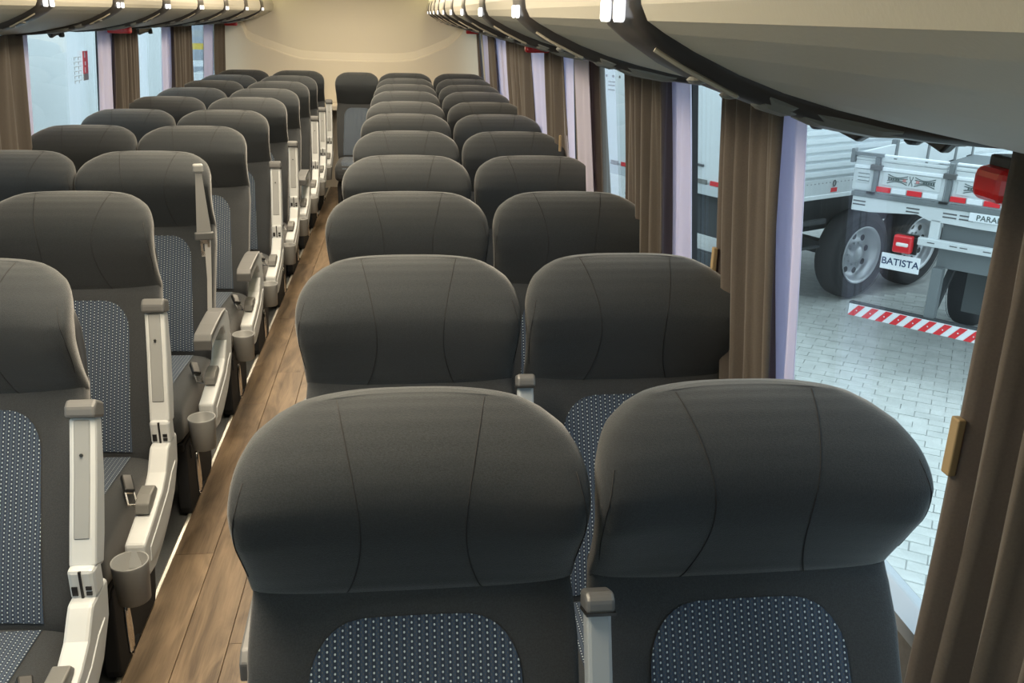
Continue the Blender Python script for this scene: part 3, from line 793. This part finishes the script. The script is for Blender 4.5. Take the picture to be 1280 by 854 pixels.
link('underframe', me_box(.1, BL, .45, 2.1, Z(-.55), Z(-.09)), trk_m, bt)
link('side_guard', me_join([me_box(.05, 1.05, .05, .09, Z(-.36), Z(-.31)), me_box(.05, 1.0, .05, .09, Z(-.62), Z(-.60)), me_box(.05, .35, .08, .5, Z(-1.0), Z(-.1))]), trk_m, bt)
link('rear_bumper', me_box(-.01, .06, .2, 2.4, Z(-.85), Z(-.7), .01), trk_m, bt)
link('axle', me_box(1.6, 1.75, .2, 2.4, Z(-.86), Z(-.72)), trk_m, bt)
wheel('wheel', bt, 1.72, .02, .512, .51)
wheel('wheel', bt, 2.80, .02, .512, .51)
wheel('wheel', bt, 5.6, .02, .512, .51)

# --- flatbed trailer seen from behind: local x along the rear, local y away
E_ang = math.atan2(-.75, .66)
ft = empty('flatbed_trailer', (4.0, 7.4, G), E_ang)
tag(ft, 'light grey flatbed trailer with striped bumper and patterned tailgate', 'trailer')
TW = 2.3
def fb(nm, a, m, bev=.004, par=None):
    x0, x1, y0, y1, z0, z1 = a
    return link(nm, me_box(x0, x1, y0, y1, Z(z0), Z(z1), bev), m, par or ft)
fb('deck_rail', (-.18, TW, -.01, .12, .235, .275), trd_m)
fb('deck', (-.18, TW, .12, 3.4, .20, .275), trd_m)
link('rear_beam', me_prism([(-.165, Z(.11)), (-.165, Z(.235)), (TW, Z(.235)), (TW, Z(.11)), (.95, Z(.105)), (.86, Z(.105)), (.5, Z(.115)), (.40, Z(.15)), (.0, Z(.11))], 'y', .0, .06, .004), tr_m, ft)
for x in (-.10, .36, .66, .79, 1.3, 1.7):
    for dz in (.165, .195): fb('pressed_slot', (x-.055, x+.055, -.003, .004, dz-.006, dz+.006), cap_m, .002)
for a, b in ((-.19, -.02), (.03, .575), (.64, 1.25), (1.31, 1.9)):
    p = fb('tailgate_panel', (a, b, .02, .05, .285, .545), tr_m, .006)
    fb('panel_inset', (a+.03, b-.03, .014, .022, .355, .47), tr_m, .003, p)
    fb('top_rail', (a, b, .005, .05, .475, .505), rw_white, .006)
    fb('upper_rail', (a, b, .012, .05, .55, .575), tr_m, .006)
    fb('hollow_rail', (a, b, .015, .05, .59, .61), rw_white, .006)
    c = (a+b)/2; hw = (b-a)/2*.72
    if b-a > .3:
        for s in (-1, 1):
            for dz in (.037, .016, -.016, -.037):
                pts = []
                for i in range(13):
                    t = i/12; pts.append((c+s*(.03+(hw-.03)*t), .012, Z(.415)+dz*(1-.55*math.sin(PI*t))))
                link('painted_line', me_tube(pts, .0038, 5), line_m, p)
            for i in range(5): fb('painted_link', (c+s*(.105+.02*i)-.007, c+s*(.105+.02*i)+.007, .009, .016, .407, .423), line_m, .002, p)
            fb('painted_rose', (c+s*.055-.014, c+s*.055+.014, .009, .016, .40, .43), pink_m, .004, p)
        for s in (-1, 1):
            pts = [(c+s*.014*abs(math.cos(PI*(i/8)*1.0)), .012, Z(.375+.08*i/8)) for i in range(9)]
            link('painted_line', me_tube(pts, .003, 5), line_m, p)
        xx = a+.055
        k = 0
        while xx < b-.05:
            fb('reflector_tile', (xx-.06, xx+.06, .004, .02, .295, .338), rw_red if k % 2 == 0 else rw_white, .002); xx += .13; k += 1
    else:
        for dz in (.37, .40, .43): fb('painted_line', (a+.04, b-.03, .010, .016, dz, dz+.006), line_m, .002, p)
for x in (.005, .608, 1.28):
    fb('stake_post', (x-.018, x+.018, -.005, .05, .28, .60), trd_m)
    fb('post_clamp', (x-.05, x+.05, -.02, .03, .475, .52), cap_m)
    fb('post_hook', (x-.05, x+.02, -.025, .0, .27, .29), dark_m)
fb('corner_bar', (-.225, .05, -.01, .04, .585, .615), trd_m)
fb('corner_bracket', (-.225, -.195, -.02, .05, .52, .64), trd_m)
for s in (0,):   # side gate running away along the left edge
    p = fb('side_gate', (-.21, -.18, .06, 3.4, .285, .60), tr_m)
    for dy in (.9, 1.8, 2.7, 3.3): fb('side_stake', (-.225, -.17, dy, dy+.06, .2, .64), trd_m, .004)
fb('far_gate', (TW-.03, TW, .06, 3.4, .285, .60), tr_m)
np_ = fb('name_plate', (.81, 1.17, -.012, .002, .165, .235), rw_white, .003)
tm = text_mesh('PARANÁ', .062, .001, 1.05, .001)
o = link('plate_lettering', tm, line_m, np_); o.location = (.99, -.013, Z(.197)); o.rotation_euler = (PI/2, 0, 0)
fb('hanger', (.52, .60, .0, .06, -.06, .13), tr_m)
fb('light_bar', (.45, 1.9, -.03, .03, -.095, -.03), tr_m, .006)
for x in (.56, .74, .82, 1.0, 1.2): fb('pressed_slot', (x-.03, x+.03, -.034, -.026, -.065, -.057), cap_m, .002)
fb('underrun_panel', (.60, 1.9, .08, .14, -.28, .12), trd_m)
tl = fb('tail_lamp', (.255, .415, -.05, .02, -.19, -.035), lamp_r, .018)
fb('clear_lens', (.285, .39, -.056, -.04, -.130, -.095), lamp_w, .012, tl)
fb('lamp_bracket', (.40, .47, -.01, .02, -.09, -.05), dark_m)
fb('lamp_back', (.24, .44, .02, .05, -.20, -.03), dark_m)
pt_ = fb('sign_plate', (.17, .50, -.018, -.008, -.352, -.212), rw_white, .003)
pt_['label'] = 'white plate lettered in dark blue'
navy = mat('navy_print', (.02, .05, .12), .5)
o = link('plate_lettering', text_mesh('BATISTA', .084, .001, 1.0, .0012), navy, pt_); o.location = (.335, -.019, Z(-.282)); o.rotation_euler = (PI/2, 0, 0)
# striped bumper
fb('bumper_beam', (-.045, 1.95, -.03, .03, -.80, -.705), trk_m)
bp = fb('bumper_board', (-.035, 1.95, -.045, -.03, -.825, -.72), rw_white, .002)
x = -.035; sw = .062; n = 0
while x < 1.85:
    q = [(max(-.035, x), Z(-.824)), (x+sw, Z(-.824)), (x+sw+.085, Z(-.721)), (max(-.035, x+.085), Z(-.721))]
    link('red_stripe', me_prism(q, 'y', -.048, -.044), rw_red, bp)
    link('board_screw', me_lathe([(.006, 0), (.005, .003)], 8, M=Matrix.Translation((x+sw*.5+.045, -.048, Z(-.772))) @ Matrix.Rotation(PI/2, 4, 'X')), rw_white, bp)
    x += sw*2
for x in (.60, 1.5):
    fb('bumper_leg', (x, x+.085, -.01, .07, -.72, -.27), trd_m)
    link('leg_brace', me_prism([(.02, Z(-.70)), (.08, Z(-.70)), (.50, Z(-.30)), (.42, Z(-.30))], 'x', x+.02, x+.07), trk_m, ft)
fb('mud_flap', (.74, 1.35, .55, .57, -.75, -.28), flap_m, .004)
fb('chassis_beam', (.80, 1.0, .3, 3.3, -.25, .20), trk_m)
fb('chassis_beam', (1.5, 1.7, .3, 3.3, -.25, .20), trk_m)
fb('axle', (.4, 2.1, 2.02, 2.14, -.85, -.75), trk_m)
# trailer wheels: discs face along local -x
for xx, fl in ((.30, -1), (2.20, 1)):
    tmp = empty('wheel_set', (xx, 2.08, 0), -PI/2 if fl < 0 else PI/2); tmp.parent = ft
    wheel('wheel', tmp, 0, 0, .50, .50)

# --- opposite side: a parked white coach close by
oc = empty('white_coach', (-3.3, 6.6, G)); tag(oc, 'plain white coach body parked beyond the sticker window', 'coach')
link('body', me_box(-2.4, 0, -6.0, 7.6, Z(-.95), Z(2.2), .12, 3), white_m, oc)
link('skirt', me_box(-2.35, -.03, -5.8, 7.4, Z(-1.15), Z(-.93)), trk_m, oc)
link('belt_line', me_box(-.004, .006, -5.8, 7.4, Z(-.20), Z(-.17)), tr_m, oc)
for y in (-3.6, 4.6):
    tmp = empty('wheel_set', (0.0, y, 0), PI/2); tmp.parent = oc
    wheel('wheel', tmp, 0, 0, .5, .5)
yel = mat('yellow_gantry_paint', (.75, .55, .08), .5); blue = mat('blue_rack_paint', (.12, .22, .42), .5); shed_m = mat('grey_shed_cladding', (.45, .48, .5), .7)
ga = empty('storage_rack', (-5.2, 24, G)); tag(ga, 'yellow and blue steel storage rack behind the rear corner window', 'storage rack')
for x in (-3.0, -1.0, 1.0, 3.0): link('upright', me_box(x-.08, x+.08, -.08, .08, 0, 4.6), blue, ga)
for k, (z, m) in enumerate(((.5, blue), (1.62, rw_white), (2.02, yel), (2.32, shed_m), (3.4, yel))): link('beam', me_box(-3.2, 3.2, -.1, .1, z, z+.14), m, ga)
for i in range(6): link('pallet_box', me_box(-2.9+i*1.0, -2.1+i*1.0, -.5, .4, .64, 1.5, .02), rw_white if i % 2 else blue, ga)
sh = empty('storage_shed', (-8, 30, G)); tag(sh, 'grey clad shed standing behind the storage rack', 'building')
link('wall', me_box(-9, 9, 0, 6, 0, 7), shed_m, sh)
link('roof', me_prism([(-9.4, 7), (9.4, 7), (0, 9)], 'y', -.4, 6.4), trd_m, sh)
link('shutter', me_box(-1, 3, -.06, .02, 0, 4), post_m, sh)
